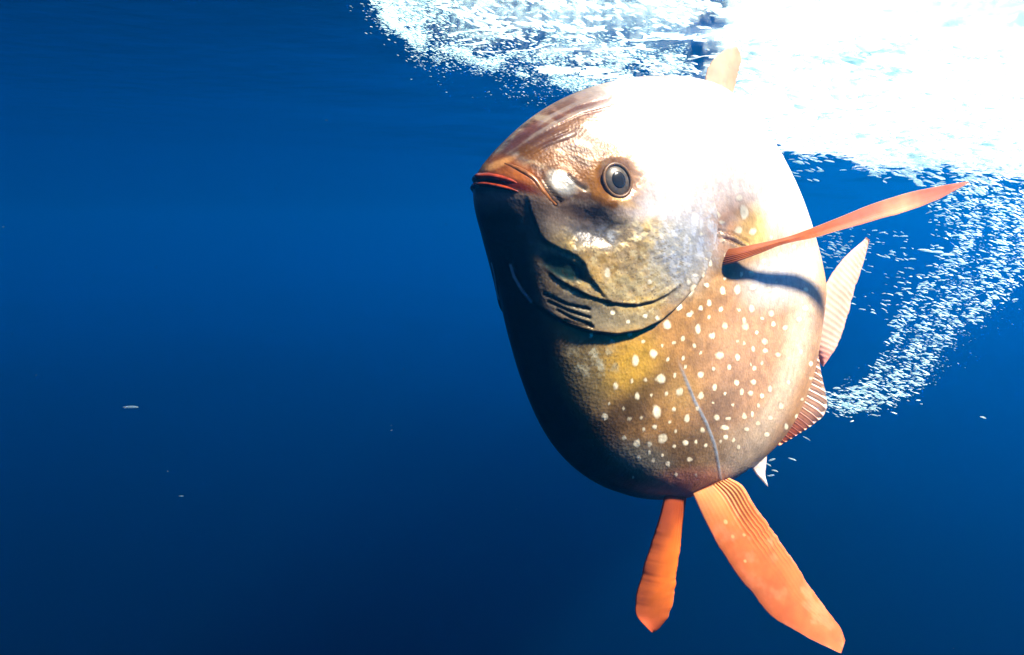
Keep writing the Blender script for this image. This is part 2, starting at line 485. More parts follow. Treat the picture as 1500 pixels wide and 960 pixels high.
    sil = sil * (1 - .55 * front * (1 - smooth(300, 340, py)))
    # strong markings of the face
    rag = .75 + .9 * fbm(px / 9, py / 6, 171)
    put(blob(px, py, 800, 205, 34, 11, -30, .4) * rag, (0.045, 0.018, 0.010), .03)
    put(blob(px, py, 762, 203, 34, 7, -40, .5) * rag, (0.075, 0.028, 0.020), .05)
    put(blob(px, py, 835, 183, 22, 9, -24, .5) * rag * .8, (0.09, 0.042, 0.02), .05)
    d, s_, par = seg_dist(px, py, [(770, 222), (800, 232), (835, 246), (866, 262), (880, 282)])
    put((1 - smooth(5, 15, d)) * rag, (0.075, 0.028, 0.005), .05)
    d, s_, par = seg_dist(px, py, [(872, 240), (864, 262), (872, 288), (896, 300)])
    put((1 - smooth(3, 10, d)) * rag, (0.10, 0.04, 0.006), .05)
    st = np.sin((px * .55 + py * 1.0) * .33 + 5 * n1)
    put(blob(px, py, 850, 215, 70, 30, -20, .6) * (st > .35) * .6, (0.08, 0.04, 0.02), .05)
    put(blob(px, py, 742, 247, 50, 17, 24, .4) * (.6 + .5 * n2), (0.17, 0.045, 0.007), .05)
    put(blob(px, py, 728, 241, 26, 5, -22, .5) * .8, (0.55, 0.25, 0.08), .3)
    put(blob(px, py, 745, 268, 45, 7, 20, .5), (0.05, 0.006, 0.003), .0)
    d, s_, par = seg_dist(px, py, [(748, 388), (753, 405), (764, 424), (778, 442)])
    put((1 - smooth(1, 3, d)) * .8, (0.55, 0.58, 0.6), .3)  # highlight along the gill edge, painted into the pigment
    # pale round spots
    for (x, y, r) in SPOTS:
        m = (np.abs(px - x) < r * 2.2) & (np.abs(py - y) < r * 2.2)
        d = np.hypot((px[m] - x) * (1 + .25 * math.sin(x * 5 + y)), (py[m] - y) * (.9 + .2 * math.sin(x * 3.1 + y * 1.7))) / r
        d = d * (1 + .55 * (vnoise(px[m] / (r * .9), py[m] / (r * .9), 5) - .5))
        ring = (1 - smooth(.95, 1.7, d)) * .30
        core = (1 - smooth(.6, 1.12, d)) * (.7 + .3 * ((x * 3.7 + y * 9.1) % 1.0))
        col[m] = col[m] * (1 - ring[:, None] * .55)
        col[m] = col[m] * (1 - core[:, None]) + np.array((0.80, 0.71, 0.52)) * (.75 + .25 * ((x * 7.3 + y * 3.1) % 1.0)) * core[:, None]
        rel[m] += .0003 * core
    return col, sil, rel

def skin_material():
    m, nt, out = new_mat("fish_skin")
    L = nt.links.new
    at_ = N(nt, "ShaderNodeAttribute", attribute_name="pigment")
    si = N(nt, "ShaderNodeAttribute", attribute_name="silver")
    tc = N(nt, "ShaderNodeTexCoord")
    nz = N(nt, "ShaderNodeTexNoise"); nz.inputs["Scale"].default_value = 55; nz.inputs["Detail"].default_value = 6; nz.inputs["Roughness"].default_value = .65
    mr = N(nt, "ShaderNodeMapRange"); mr.inputs["From Min"].default_value = .3; mr.inputs["From Max"].default_value = .7
    mr.inputs["To Min"].default_value = .72; mr.inputs["To Max"].default_value = 1.22
    mul = N(nt, "ShaderNodeVectorMath", operation='MULTIPLY')
    vo = N(nt, "ShaderNodeTexVoronoi"); vo.inputs["Scale"].default_value = 190
    b1 = N(nt, "ShaderNodeBump"); b1.inputs["Strength"].default_value = .30; b1.inputs["Distance"].default_value = .0012
    b2 = N(nt, "ShaderNodeBump"); b2.inputs["Strength"].default_value = .12; b2.inputs["Distance"].default_value = .003
    pb = N(nt, "ShaderNodeBsdfPrincipled")
    pb.inputs["Roughness"].default_value = .33
    pb.inputs["IOR"].default_value = 1.13      # wet skin against water, not air
    L(tc.outputs["Object"], nz.inputs["Vector"]); L(tc.outputs["Object"], vo.inputs["Vector"])
    L(nz.outputs[0], mr.inputs["Value"]); L(at_.outputs["Color"], mul.inputs[0]); L(mr.outputs[0], mul.inputs[1])
    L(mul.outputs[0], pb.inputs["Base Color"]); L(si.outputs["Fac"], pb.inputs["Metallic"])
    L(vo.outputs["Distance"], b1.inputs["Height"]); L(nz.outputs[0], b2.inputs["Height"]); L(b1.outputs[0], b2.inputs["Normal"])
    L(b2.outputs[0], pb.inputs["Normal"]); L(pb.outputs[0], out.inputs["Surface"])
    return m
SKIN = skin_material()

def set_attr(me, col, sil):
    a = me.color_attributes.new("pigment", 'FLOAT_COLOR', 'POINT')
    a.data.foreach_set("color", np.concatenate([col, np.ones((len(col), 1))], 1).astype(np.float32).ravel())
    b = me.attributes.new("silver", 'FLOAT', 'POINT')
    b.data.foreach_set("value", sil.astype(np.float32))

def make_body():
    nt_, nr = 900, 210
    th = np.linspace(0, 2 * math.pi, nt_, endpoint=False)
    s = np.linspace(0, 1, nr + 1)[1:]
    r = np.sin(s * math.pi / 2) ** 0.9                         # rows crowd towards the rim where the skin curves away
    TH_, R_ = np.meshgrid(th, r, indexing='ij')
    rr = radius(TH_) * R_
    x, z = rr * np.cos(TH_), rr * np.sin(TH_)
    y, _ = half_width(x, z)
    y[:, -1] = 0
    loc = np.stack([x, y, z], -1)
    px, py = to_pix(to_world(loc))
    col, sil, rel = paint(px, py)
    rel *= 1 - R_ ** 10
    # normal of the plain shape, to push the relief outwards
    e = 1e-4
    w0, _ = half_width(x, z); wx, _ = half_width(x + e, z); wz, _ = half_width(x, z + e)
    nrm = np.stack([-(wx - w0) / e, np.ones_like(w0), -(wz - w0) / e], -1)
    nrm /= np.linalg.norm(nrm, axis=-1, keepdims=True)
    left = loc + nrm * rel[..., None]
    left[:, -1, 1] = 0
    right = left * np.array([1, -1, 1])
    # vertices: centre left, left rings, centre right, right rings without the rim
    VL = left.reshape(-1, 3)
    VR = right[:, :-1].reshape(-1, 3)
    cl = left[:, 0].mean(0); cr = cl * np.array([1, -1, 1])
    V = np.concatenate([VL, VR, [cl], [cr]])
    nL = len(VL); nRr = nr - 1
    Fq = grid_faces(nt_, nr, True)[:, ::-1]
    i = np.arange(nt_)
    idxR = nL + np.arange(nt_)[:, None] * nRr + np.arange(nRr)[None]
    idxR = np.concatenate([idxR, (np.arange(nt_) * nr + nr - 1)[:, None]], 1)
    a = idxR[:, :-1]; b = np.roll(idxR, -1, 0)[:, :-1]; c = np.roll(idxR, -1, 0)[:, 1:]; d = idxR[:, 1:]
    FqR = np.stack([a, b, c, d], -1).reshape(-1, 4)
    quads = np.concatenate([Fq, FqR])
    il = i * nr; ir = nL + i * nRr
    c1, c2 = nL + len(VR), nL + len(VR) + 1
    # caps at the centre: quads that fold two steps of the fan together
    e2 = np.arange(0, nt_, 2)
    capL = np.stack([np.full(len(e2), c1), il[e2], il[(e2 + 1) % nt_], il[(e2 + 2) % nt_]], -1)
    capR = np.stack([np.full(len(e2), c2), ir[(e2 + 2) % nt_], ir[(e2 + 1) % nt_], ir[e2]], -1)
    quads = np.concatenate([quads, capL, capR])
    ob = mesh_object("body", V, quads, SKIN, fish)
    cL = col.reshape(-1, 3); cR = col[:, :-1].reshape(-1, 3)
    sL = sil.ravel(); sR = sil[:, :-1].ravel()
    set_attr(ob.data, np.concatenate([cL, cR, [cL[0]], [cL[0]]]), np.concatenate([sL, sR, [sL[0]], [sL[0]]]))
    return ob
make_body()

# ------------------------------------------------------------------ fins
def fin_material():
    m, nt, out = new_mat("fin_skin")
    L = nt.links.new
    at_ = N(nt, "ShaderNodeAttribute", attribute_name="pigment")
    tc = N(nt, "ShaderNodeTexCoord")
    nz = N(nt, "ShaderNodeTexNoise"); nz.inputs["Scale"].default_value = 28; nz.inputs["Detail"].default_value = 6
    mr = N(nt, "ShaderNodeMapRange"); mr.inputs["From Min"].default_value = .3; mr.inputs["From Max"].default_value = .7
    mr.inputs["To Min"].default_value = .84; mr.inputs["To Max"].default_value = 1.14
    mul = N(nt, "ShaderNodeVectorMath", operation='MULTIPLY')
    bp = N(nt, "ShaderNodeBump"); bp.inputs["Strength"].default_value = .3; bp.inputs["Distance"].default_value = .003
    pb = N(nt, "ShaderNodeBsdfPrincipled"); pb.inputs["Roughness"].default_value = .45; pb.inputs["IOR"].default_value = 1.13      # wet skin against water, not air
    tl = N(nt, "ShaderNodeBsdfTranslucent")
    mx = N(nt, "ShaderNodeMixShader"); mx.inputs[0].default_value = .45
    L(tc.outputs["Object"], nz.inputs["Vector"]); L(nz.outputs[0], mr.inputs["Value"]); L(at_.outputs["Color"], mul.inputs[0]); L(mr.outputs[0], mul.inputs[1])
    L(mul.outputs[0], pb.inputs["Base Color"]); L(mul.outputs[0], tl.inputs["Color"])
    L(nz.outputs[0], bp.inputs["Height"]); L(bp.outputs[0], pb.inputs["Normal"])
    L(pb.outputs[0], mx.inputs[1]); L(tl.outputs[0], mx.inputs[2]); L(mx.outputs[0], out.inputs["Surface"])
    return m
FIN = fin_material()

def resample(pts, n):
    p = np.asarray(pts, float)
    # Catmull-Rom through the points, evenly in index then in length
    P = np.vstack([2 * p[0] - p[1], p, 2 * p[-1] - p[-2]])
    out = []
    for i in range(1, len(P) - 2):
        t = np.linspace(0, 1, 24, endpoint=False)[:, None]
        a, b, c, d = P[i - 1], P[i], P[i + 1], P[i + 2]
        out.append(.5 * ((2 * b) + (-a + c) * t + (2 * a - 5 * b + 4 * c - d) * t ** 2 + (-a + 3 * b - 3 * c + d) * t ** 3))
    out.append(p[-1:])
    q = np.vstack(out)
    L_ = np.concatenate([[0], np.cumsum(np.linalg.norm(np.diff(q, axis=0), axis=1))])
    s = np.linspace(0, L_[-1], n)
    return np.stack([np.interp(s, L_, q[:, k]) for k in range(q.shape[1])], -1)

def blade(name, edge_a, edge_b, colour, rays=14, along=True, amp=.0012, thick=.004, nu=150, nv=70, belly=.0, label=None, fan=None):
    """a fin: a thin closed lens between two edges given as world points; rays run along it or across it"""
    A, B = resample(edge_a, nu), resample(edge_b, nu)
    uu = np.linspace(0, 1, nu)
    nick = .06 * (fbm(uu * 26, 0 * uu + rays, 15, 3) - .5) * smooth(.12, .3, uu) * (1 - smooth(.9, 1, uu))
    nick2 = .04 * (fbm(uu * 18, 0 * uu + rays + 5, 19, 3) - .5) * smooth(.12, .3, uu) * (1 - smooth(.9, 1, uu))
    A, B = A + (B - A) * nick2[:, None], B + (A - B) * nick[:, None]
    u = np.linspace(0, 1, nu)[:, None]; v = np.linspace(0, 1, nv)[None]
    M = A[:, None] * (1 - v[..., None]) + B[:, None] * v[..., None]
    tu = np.gradient(M, axis=0); tv = np.gradient(M, axis=1)
    n = np.cross(tu, tv); n /= (np.linalg.norm(n, axis=-1, keepdims=True) + 1e-9)
    wob = (vnoise(u * 6 + v * 0, v * 3 + u * 0, 4) - .5)
    t = v if along else u
    ph = t * rays + (0.10 * wob)
    corr = np.cos(2 * math.pi * ph) * amp * ((1 - .95 * smooth(.08, .42, u + 0 * v)) * (.04 + .96 * smooth(.42, .62, v + 0 * u)) if along else 1)
    lens = thick * np.clip(1 - (2 * v - 1) ** 2, 0, 1) ** .5 * (1 - .75 * (u if along else v)) * (0.35 + 0.65 * np.clip((1 - u) * 30, 0, 1))
    M = M + n * (belly * (1 - (2 * v - 1) ** 2))[..., None] * np.sin(u * math.pi)[..., None]
    edge = np.minimum(np.minimum(v, 1 - v) * 10, np.minimum(u + .2, 1 - u) * 14).clip(0, 1)
    top = M + n * (lens * .5 + (corr + wob * .002) * edge)[..., None]
    bot = M - n * (lens * .5 - (corr + wob * .002) * edge)[..., None]
    c = colour(u + 0 * v, v + 0 * u, ph - np.floor(ph))
    V = np.concatenate([top.reshape(-1, 3), bot.reshape(-1, 3)])
    k = nu * nv
    f = grid_faces(nu, nv)
    rim = np.concatenate([np.arange(nv), np.arange(1, nu) * nv + nv - 1, (nu - 1) * nv + np.arange(nv - 2, -1, -1), np.arange(nu - 2, 0, -1) * nv])
    r2 = np.roll(rim, -1)
    side = np.stack([rim, r2, r2 + k, rim + k], -1)
    quads = np.concatenate([f[:, ::-1], f + k, side])
    ob = mesh_object(name, to_local(V), quads, FIN, fish)
    set_attr(ob.data, np.concatenate([c.reshape(-1, 3)] * 2), np.zeros(2 * k))
    if label:
        ob["label"] = label
    return ob

def lerp3(a, b, w):
    return np.asarray(a) * (1 - w[..., None]) + np.asarray(b) * w[..., None]

def pelvic_colour(u, v, f):
    c = lerp3((.56, .15, .038), (.58, .14, .052), u)
    c = lerp3(c, (.60, .30, .11), (1 - smooth(.02, .22, u)) * .8)
    gap = (1 - smooth(.06, .16, np.minimum(f, 1 - f))) * smooth(.42, .6, v) * (1 - smooth(.25, .55, u - .35 * (v - .7)))
    c = lerp3(c, (.12, .03, .015), gap * .9)
    gap2 = (1 - smooth(.05, .12, np.minimum(f, 1 - f))) * (1 - smooth(.1, .3, u)) * .4
    c = lerp3(c, (.48, .18, .05), gap2 * .5)
    fr = (v * 46 + .6 * np.sin(u * 7)) % 1.0
    c = lerp3(c, (.38, .07, .02), (1 - smooth(.08, .3, np.minimum(fr, 1 - fr))) * .22 * smooth(.1, .3, u))
    c = lerp3(c, (.66, .24, .12), smooth(.5, .75, fbm(u * 14, v * 5, 33)) * .5)
    rim = 1 - smooth(.0, .025, np.minimum(v, 1 - v))
    c = lerp3(c, (.70, .34, .26), rim * .7)
    for (a, b, r) in ((.17, .30, .018), (.24, .28, .014), (.26, .46, .013), (.36, .22, .012)):
        c = lerp3(c, (.80, .42, .20), .8 - .8 * smooth(.5, 1.1, np.hypot(u - a, (v - b) * .3) / r / .7))
    return c

dl = [2.16, 2.165, 2.17, 2.18, 2.19, 2.20, 2.21, 2.22, 2.225]
pa = [(1014, 722), (1034, 765), (1060, 812), (1095, 861), (1130, 903), (1163, 923), (1205, 945), (1226, 955), (1232, 957)]
pb_ = [(1068, 700), (1088, 712), (1104, 738), (1132, 778), (1162, 821), (1190, 864), (1214, 897), (1230, 918), (1238, 938)]
blade("pelvic_fin", [at(*p, d) for p, d in zip(pa, dl)], [at(*p, d + .07) for p, d in zip(pb_, dl)], pelvic_colour, rays=13, amp=.0016, thick=.012, label="broad orange pelvic fin with dark lines between its rays", nu=220, nv=130, belly=.012)

def far_colour(u, v, f):
    c = lerp3((.26, .045, .010), (.62, .14, .018), smooth(.08, .4, u))
    c = lerp3(c, (.24, .04, .018), smooth(.62, 1, u) * .85)
    c = lerp3(c, (.25, .05, .02), (1 - smooth(.05, .45, v)) * .7)
    c = lerp3(c, (.70, .40, .30), (1 - smooth(0, .06, 1 - v)) * .7)
    return c
qa = [(974, 724), (967, 755), (954, 795), (940, 840), (931, 878), (932, 901), (946, 918), (954, 926)]
qb = [(1006, 722), (1000, 755), (995, 795), (991, 835), (987, 875), (979, 902), (966, 920), (956, 927)]
blade("pelvic_fin", [at(*p, 2.10) for p in qa], [at(*p, 2.20) for p in qb], far_colour, rays=9, amp=.001, thick=.022, label="slender dark orange pelvic fin on the far side", belly=.02)

sk = to_world(on_skin(1046, 374))
D0 = sk[1]
def pectoral_colour(u, v, f):
    c = lerp3((.34, .09, .022), (.42, .14, .09), smooth(.25, .6, u))
    c = lerp3(c, (.70, .42, .24), (1 - smooth(.0, .18, np.abs(u - .68))) * .4)
    c = lerp3(c, (.30, .07, .02), (1 - smooth(.02, .12, v)) * .4 * (1 - smooth(.3, .6, u)))
    return lerp3(c, (.68, .48, .40), (1 - smooth(0, .05, np.minimum(v, 1 - v))) * .5)
ta = [(1036, 366, .035), (1072, 364, .03), (1110, 357, .05), (1150, 348, .09), (1190, 334, .14), (1230, 318, .20), (1275, 300, .27), (1325, 284, .35), (1375, 273, .43), (1416, 266, .50)]
tb = [(1040, 394, .03), (1078, 384, .015), (1114, 371, .035), (1150, 357, .075), (1190, 349, .125), (1230, 338, .185), (1275, 325, .255), (1325, 311, .335), (1375, 292, .42), (1420, 268, .50)]
blade("pectoral_fin", [at(x, y, D0 + d) for x, y, d in ta], [at(x, y, D0 + d) for x, y, d in tb], pectoral_colour, rays=8, amp=.0012, thick=.010, label="long pinkish orange pectoral fin held out from the flank", belly=.006)

def mid(px, py, off=0.0):
    return to_world(on_plane(px, py, off))

def caudal_colour(u, v, f):
    c = lerp3((.72, .47, .36), (.62, .40, .32), u)
    g = (1 - smooth(.05, .2, np.minimum(f, 1 - f))) * smooth(.3, .7, v)
    c = lerp3(c, (.48, .24, .17), g * .35)
    return lerp3(c, (.42, .14, .12), smooth(.78, .95, u) * .8)
ca = [(1269, 349), (1240, 374), (1216, 404), (1199, 440), (1190, 478), (1194, 508), (1203, 534)]
cb = [(1274, 351), (1264, 388), (1250, 430), (1240, 470), (1230, 500), (1218, 520), (1206, 537)]
blade("caudal_fin", [mid(*p, .0) for p in ca], [mid(p[0], p[1], .02) for p in cb], caudal_colour, rays=26, along=False, amp=.0006, thick=.012, label="pale pink forked tail fin")

def anal_colour(u, v, f):
    c = lerp3((.88, .70, .56), (.74, .34, .18), smooth(.45, .9, u))
    g = 1 - smooth(.08, .3, np.minimum(f, 1 - f))
    return lerp3(c, (.20, .045, .02), g * (.45 + .4 * smooth(.4, .8, u)) * smooth(.05, .3, v))
aa = [(1186, 492), (1180, 520), (1176, 548), (1166, 580), (1152, 606), (1138, 628), (1128, 648)]
ab = [(1194, 496), (1199, 520), (1203, 548), (1210, 580), (1210, 602), (1192, 622), (1142, 653)]
blade("anal_fin", [mid(*p, .018) for p in aa], [mid(p[0], p[1], .03) for p in ab], anal_colour, rays=19, along=False, amp=.0055, thick=.012, nu=340, nv=40, label="ribbed anal fin along the rear belly edge")

def pale_colour(u, v, f):
    return lerp3((.62, .50, .44), (.78, .70, .66), u)
blade("fin_spine", [mid(*p, .0) for p in [(1096, 676), (1104, 690), (1114, 702), (1124, 712)]], [mid(*p, .0) for p in [(1124, 664), (1122, 682), (1121, 697), (1125, 713)]], pale_colour, rays=3, thick=.012, nu=50, nv=20)

def dorsal_colour(u, v, f):
    return lerp3((.62, .42, .31), (.56, .33, .22), smooth(.2, 1, v))
da = [(1040, 150), (1034, 124), (1036, 102), (1048, 84), (1066, 70)]
db = [(1070, 160), (1076, 128), (1082, 104), (1086, 86), (1080, 68)]
blade("dorsal_fin", [mid(*p, 0) for p in da], [mid(*p, 0) for p in db], dorsal_colour, rays=6, amp=.0012, thick=.012, label="short peach dorsal fin lobe touching the foam")

# ------------------------------------------------------------------ eye, lips
def eye_mat(name, c, rough, metal=0.0):
    m, nt, out = new_mat(name)
    pb = N(nt, "ShaderNodeBsdfPrincipled")
    nz = N(nt, "ShaderNodeTexNoise"); nz.inputs["Scale"].default_value = 120; nz.inputs["Detail"].default_value = 4
    tc = N(nt, "ShaderNodeTexCoord")
    rp = N(nt, "ShaderNodeValToRGB")
    rp.color_ramp.elements[0].position = .32; rp.color_ramp.elements[0].color = tuple(x * .55 for x in c) + (1,)
    rp.color_ramp.elements[1].position = .66; rp.color_ramp.elements[1].color = tuple(min(1, x * 1.2) for x in c) + (1,)
    nt.links.new(tc.outputs["Object"], nz.inputs["Vector"]); nt.links.new(nz.outputs[0], rp.inputs[0]); nt.links.new(rp.outputs[0], pb.inputs["Base Color"])
    pb.inputs["IOR"].default_value = 1.25; pb.inputs["Roughness"].default_value = rough; pb.inputs["Metallic"].default_value = metal
    nt.links.new(pb.outputs[0], out.inputs["Surface"])
    return m

def lathe(name, prof, centre, axis, mat, parent, n=40, squash=1.0):
    """ring profile [(radius, height)] turned about an axis (local coordinates)"""
    ax = np.asarray(axis, float); ax /= np.linalg.norm(ax)
    e1 = np.cross(ax, (0, 0, 1)); e1 /= np.linalg.norm(e1); e2 = np.cross(e1, ax)
    a = np.linspace(0, 2 * math.pi, n, endpoint=False)
    V = [np.asarray(centre) + r * (np.cos(t) * e1 + squash * np.sin(t) * e2) + h * ax for t in a for r, h in prof]
    return mesh_object(name, V, grid_faces(n, len(prof), True), mat, parent)

ec = on_skin(903, 265)
e_ = 1e-3
gx = (half_width(ec[0] + e_, ec[2])[0] - half_width(ec[0], ec[2])[0]) / e_
gz = (half_width(ec[0], ec[2] + e_)[0] - half_width(ec[0], ec[2])[0]) / e_
en = np.array([-gx, 1, -gz]); en /= np.linalg.norm(en)
for sgn in (1, -1):
    mir = np.array([1, sgn, 1])
    c0 = (ec - en * .003) * mir
    R = .034
    eye = lathe("eye", [(R * math.cos(t), R * .38 * math.sin(t)) for t in np.linspace(0, math.pi / 2 - .001, 14)], c0, en * mir, eye_mat("iris", (.055, .044, .034), .35, .15), fish)
    ph = .36 * R * math.sqrt(1 - .55 ** 2)
    lathe("pupil", [(R * .52 * math.cos(t), ph + .0008 + R * .10 * math.sin(t)) for t in np.linspace(0, math.pi / 2 - .001, 10)], c0, en * mir, eye_mat("pupil", (.010, .010, .012), .2), eye)
    lathe("eye_rim", [(R * 1.04 + .0045 * math.cos(t), .005 + .0045 * math.sin(t)) for t in np.linspace(0, 2 * math.pi, 13)], c0, en * mir, eye_mat("eye_rim", (.08, .04, .018), .4, .1), eye, squash=.97)

def tube(name, pts, radii, mat, parent, n=16, flat=1.0):
    P = resample(np.column_stack([np.asarray(pts), radii]), 90)
    C_, R_ = P[:, :3], P[:, 3]
    T = np.gradient(C_, axis=0); T /= np.linalg.norm(T, axis=1, keepdims=True)
    up = np.array([0, 0, 1.0])
    S = np.cross(T, up); S /= np.linalg.norm(S, axis=1, keepdims=True)
    U = np.cross(S, T)
    a = np.linspace(0, 2 * math.pi, n, endpoint=False)
    V = C_[:, None] + R_[:, None, None] * (np.cos(a)[None, :, None] * S[:, None] + flat * np.sin(a)[None, :, None] * U[:, None])
    V = V.reshape(-1, 3)
    f = []
    for i in range(len(C_) - 1):
        for j in range(n):
            f.append((i * n + j, i * n + (j + 1) % n, (i + 1) * n + (j + 1) % n, (i + 1) * n + j))
    f.append(tuple(range(n))[::-1]); f.append(tuple((len(C_) - 1) * n + j for j in range(n)))
    return mesh_object(name, V, f, mat, parent)

LIP = eye_mat("lip_skin", (.17, .022, .006), .22)
JAW = eye_mat("jaw_skin", (.13, .045, .01), .3, .1)
def both(pix_pts, rim_pix):
    l = [on_skin(*p) for p in pix_pts]
    m = on_plane(*rim_pix) - np.array([.006, 0, 0])
    l = [q - np.array([.003, .004, 0]) for q in l]
    return [q * np.array([1, -1, 1]) for q in l[::-1]] + [m] + l
tube("upper_lip", both([(716, 258), (735, 261), (756, 268), (776, 281)], (703, 259)), [.005, .009, .012, .014, .014, .014, .012, .009, .005], LIP, fish, flat=.5)
tube("lower_lip", both([(716, 270), (735, 274), (756, 280), (774, 290)], (701, 270)), [.005, .009, .012, .013, .013, .013, .012, .009, .005], LIP, fish, flat=.42)
for sgn in (1, -1):
    tube("jaw_bone", [(on_skin(*p) - np.array([0, .005, 0])) * np.array([1, sgn, 1]) for p in [(742, 240), (764, 250), (784, 264), (798, 284), (816, 301)]], [.004, .008, .010, .011, .006], JAW, fish, flat=.8)

# ------------------------------------------------------------------ foam on the surface and bubbles in the water
def inside(px, py, poly):
    c = np.zeros(np.shape(px), bool)
    n = len(poly)
    for i in range(n):
        x1, y1 = poly[i]; x2, y2 = poly[(i + 1) % n]
        if y1 == y2:
            continue
        c ^= ((y1 > py) != (y2 > py)) & (px < (x2 - x1) * (py - y1) / (y2 - y1) + x1)
    return c

def foam_material(name, clear, white=.9, gloss=.04, tint=(.74, .96, 1.0)):  # tint puts the water's cyan cast into the colour of white foam
    m, nt, out = new_mat(name)
    L = nt.links.new
    df = N(nt, "ShaderNodeBsdfDiffuse"); df.inputs["Color"].default_value = (white * tint[0], white * tint[1], white * tint[2], 1)
    tl = N(nt, "ShaderNodeBsdfTranslucent"); tl.inputs["Color"].default_value = (white * tint[0], white * tint[1], white * tint[2], 1)
    gl = N(nt, "ShaderNodeBsdfGlossy"); gl.inputs["Roughness"].default_value = .22; gl.inputs["Color"].default_value = (.9, .95, 1, 1)
    tr = N(nt, "ShaderNodeBsdfTransparent")
    m1 = N(nt, "ShaderNodeMixShader"); m1.inputs[0].default_value = .65
    m2 = N(nt, "ShaderNodeMixShader"); m2.inputs[0].default_value = gloss
    m3 = N(nt, "ShaderNodeMixShader")
    tc = N(nt, "ShaderNodeTexCoord")
    nz = N(nt, "ShaderNodeTexNoise"); nz.inputs["Scale"].default_value = 40; nz.inputs["Detail"].default_value = 5
    mr = N(nt, "ShaderNodeMapRange"); mr.inputs["From Min"].default_value = .35; mr.inputs["From Max"].default_value = .65
    mr.inputs["To Min"].default_value = max(0, clear - .25); mr.inputs["To Max"].default_value = clear + .25
    bp = N(nt, "ShaderNodeBump"); bp.inputs["Strength"].default_value = .6; bp.inputs["Distance"].default_value = .012
    L(tc.outputs["Object"], nz.inputs["Vector"]); L(nz.outputs[0], mr.inputs["Value"]); L(nz.outputs[0], bp.inputs["Height"])
    for n_ in (df, tl, gl):
        L(bp.outputs[0], n_.inputs["Normal"])
    L(df.outputs[0], m1.inputs[1]); L(tl.outputs[0], m1.inputs[2])
    L(m1.outputs[0], m2.inputs[1]); L(gl.outputs[0], m2.inputs[2])
    L(mr.outputs[0], m3.inputs[0]); L(m2.outputs[0], m3.inputs[1]); L(tr.outputs[0], m3.inputs[2])
    L(m3.outputs[0], out.inputs["Surface"])
    return m

FOAM = foam_material("foam", .45)
BUBBLE = foam_material("bubble_skin", .36, tint=(.66, .95, 1.0))
MIST = foam_material("bubble_mist", .55, tint=(.60, .93, .98))

def coverage(px, py):
    """how much of the surface the foam covers, by place"""
    edge = np.interp(px, [500, 530, 620, 700, 760, 830, 1000, 1140, 1300, 1500, 1700], [-40, 0, 62, 92, 112, 122, 190, 238, 258, 272, 280])
    edge = edge + 46 * (fbm(px / 55, py / 30, 61) - .5) - 8
    inn = smooth(-6, 26, edge - py)
    left = .17 + .28 * (1 - smooth(10, 50, edge - py)) + .12 * smooth(900, 1040, px)
    right = .93
    c = left + (right - left) * smooth(1030, 1100, px + (py - 60) * .4)
    gap = inside(px, py, [(1090, -200), (1900, -200), (1900, 100), (1525, 100), (1515, 36), (1390, 40), (1300, 36), (1200, 24), (1140, 12)])
    c = np.where(gap, .12, c)
    c = c * (1 - smooth(1490, 1600, px + 90 * (fbm(px / 60, py / 20, 66) - .5)))     # open water again further right
    return c * inn

def make_foam_sheet():
    xs = np.arange(-.75, 6.5, .016); ys = np.arange(1.25, 9.0, .016)
    X, Y = np.meshgrid(xs, ys, indexing='ij')
    Z = wave_height(X, Y) - .012 - .05 * fbm(X * 5, Y * 7, 90) ** 2 - .012 * fbm(X * 22, Y * 22, 95)
    P = np.stack([X, Y, Z], -1)
    px, py = to_pix(P)
    cov = coverage(px, py)
    nz = .55 * fbm(X * 5.5 + Y * 2, Y * 13, 101, 4) + .45 * fbm(X * 17 + Y * 8, Y * 40, 111, 3)
    lo, hi = .30, .70
    keep = (nz - lo) / (hi - lo) < cov
    keep &= cov > .02
    nx, ny = X.shape
    f = grid_faces(nx, ny)
    kf = keep.ravel()
    m = kf[f].sum(1) >= 3
    f = f[m]
    used = np.unique(f)
    remap = np.full(nx * ny, -1); remap[used] = np.arange(len(used))
    ob = mesh_object("sea_foam", P.reshape(-1, 3)[used], remap[f], FOAM)
    ob["kind"] = "stuff"
    ob["label"] = "white foam spread under the sea surface"
    return ob
make_foam_sheet()

def ico(sub):
    bm = bmesh.new()
    bmesh.ops.create_icosphere(bm, subdivisions=sub, radius=1.0)
    V = np.array([v.co[:] for v in bm.verts]); Fc = np.array([[v.index for v in f.verts] for f in bm.faces])
    bm.free()
    return V, Fc
ICO1, ICO2 = ico(1), ico(2)
def dome(base, z=-.05):
    V, Fc = base
    Fc = Fc[V[Fc][:, :, 2].mean(1) > z]
    used = np.unique(Fc); remap = np.full(len(V), -1); remap[used] = np.arange(len(used))
    return V[used], remap[Fc]
DOME1 = dome(ICO1, .0)
DOME = dome(ICO2, .05)                     # an open film of a bubble, hollow below

def squash(V, seed, high=.5, long=1.35):
    """a rising bubble: a flattened cap with a slightly hollow underside"""
    r = np.random.default_rng(seed)
    W = V.copy()
    W[:, 2] = np.where(W[:, 2] < 0, W[:, 2] * .35 + .12 * (1 - W[:, 0] ** 2 - W[:, 1] ** 2).clip(0, 1), W[:, 2] * .75)
    k = r.normal(size=(3, 3)) * 2.2
    W *= (1 + .16 * np.sin(V @ k.T + r.random(3) * 6).sum(1, keepdims=True) / 1.5)
    return W * np.array([long, .9, high])

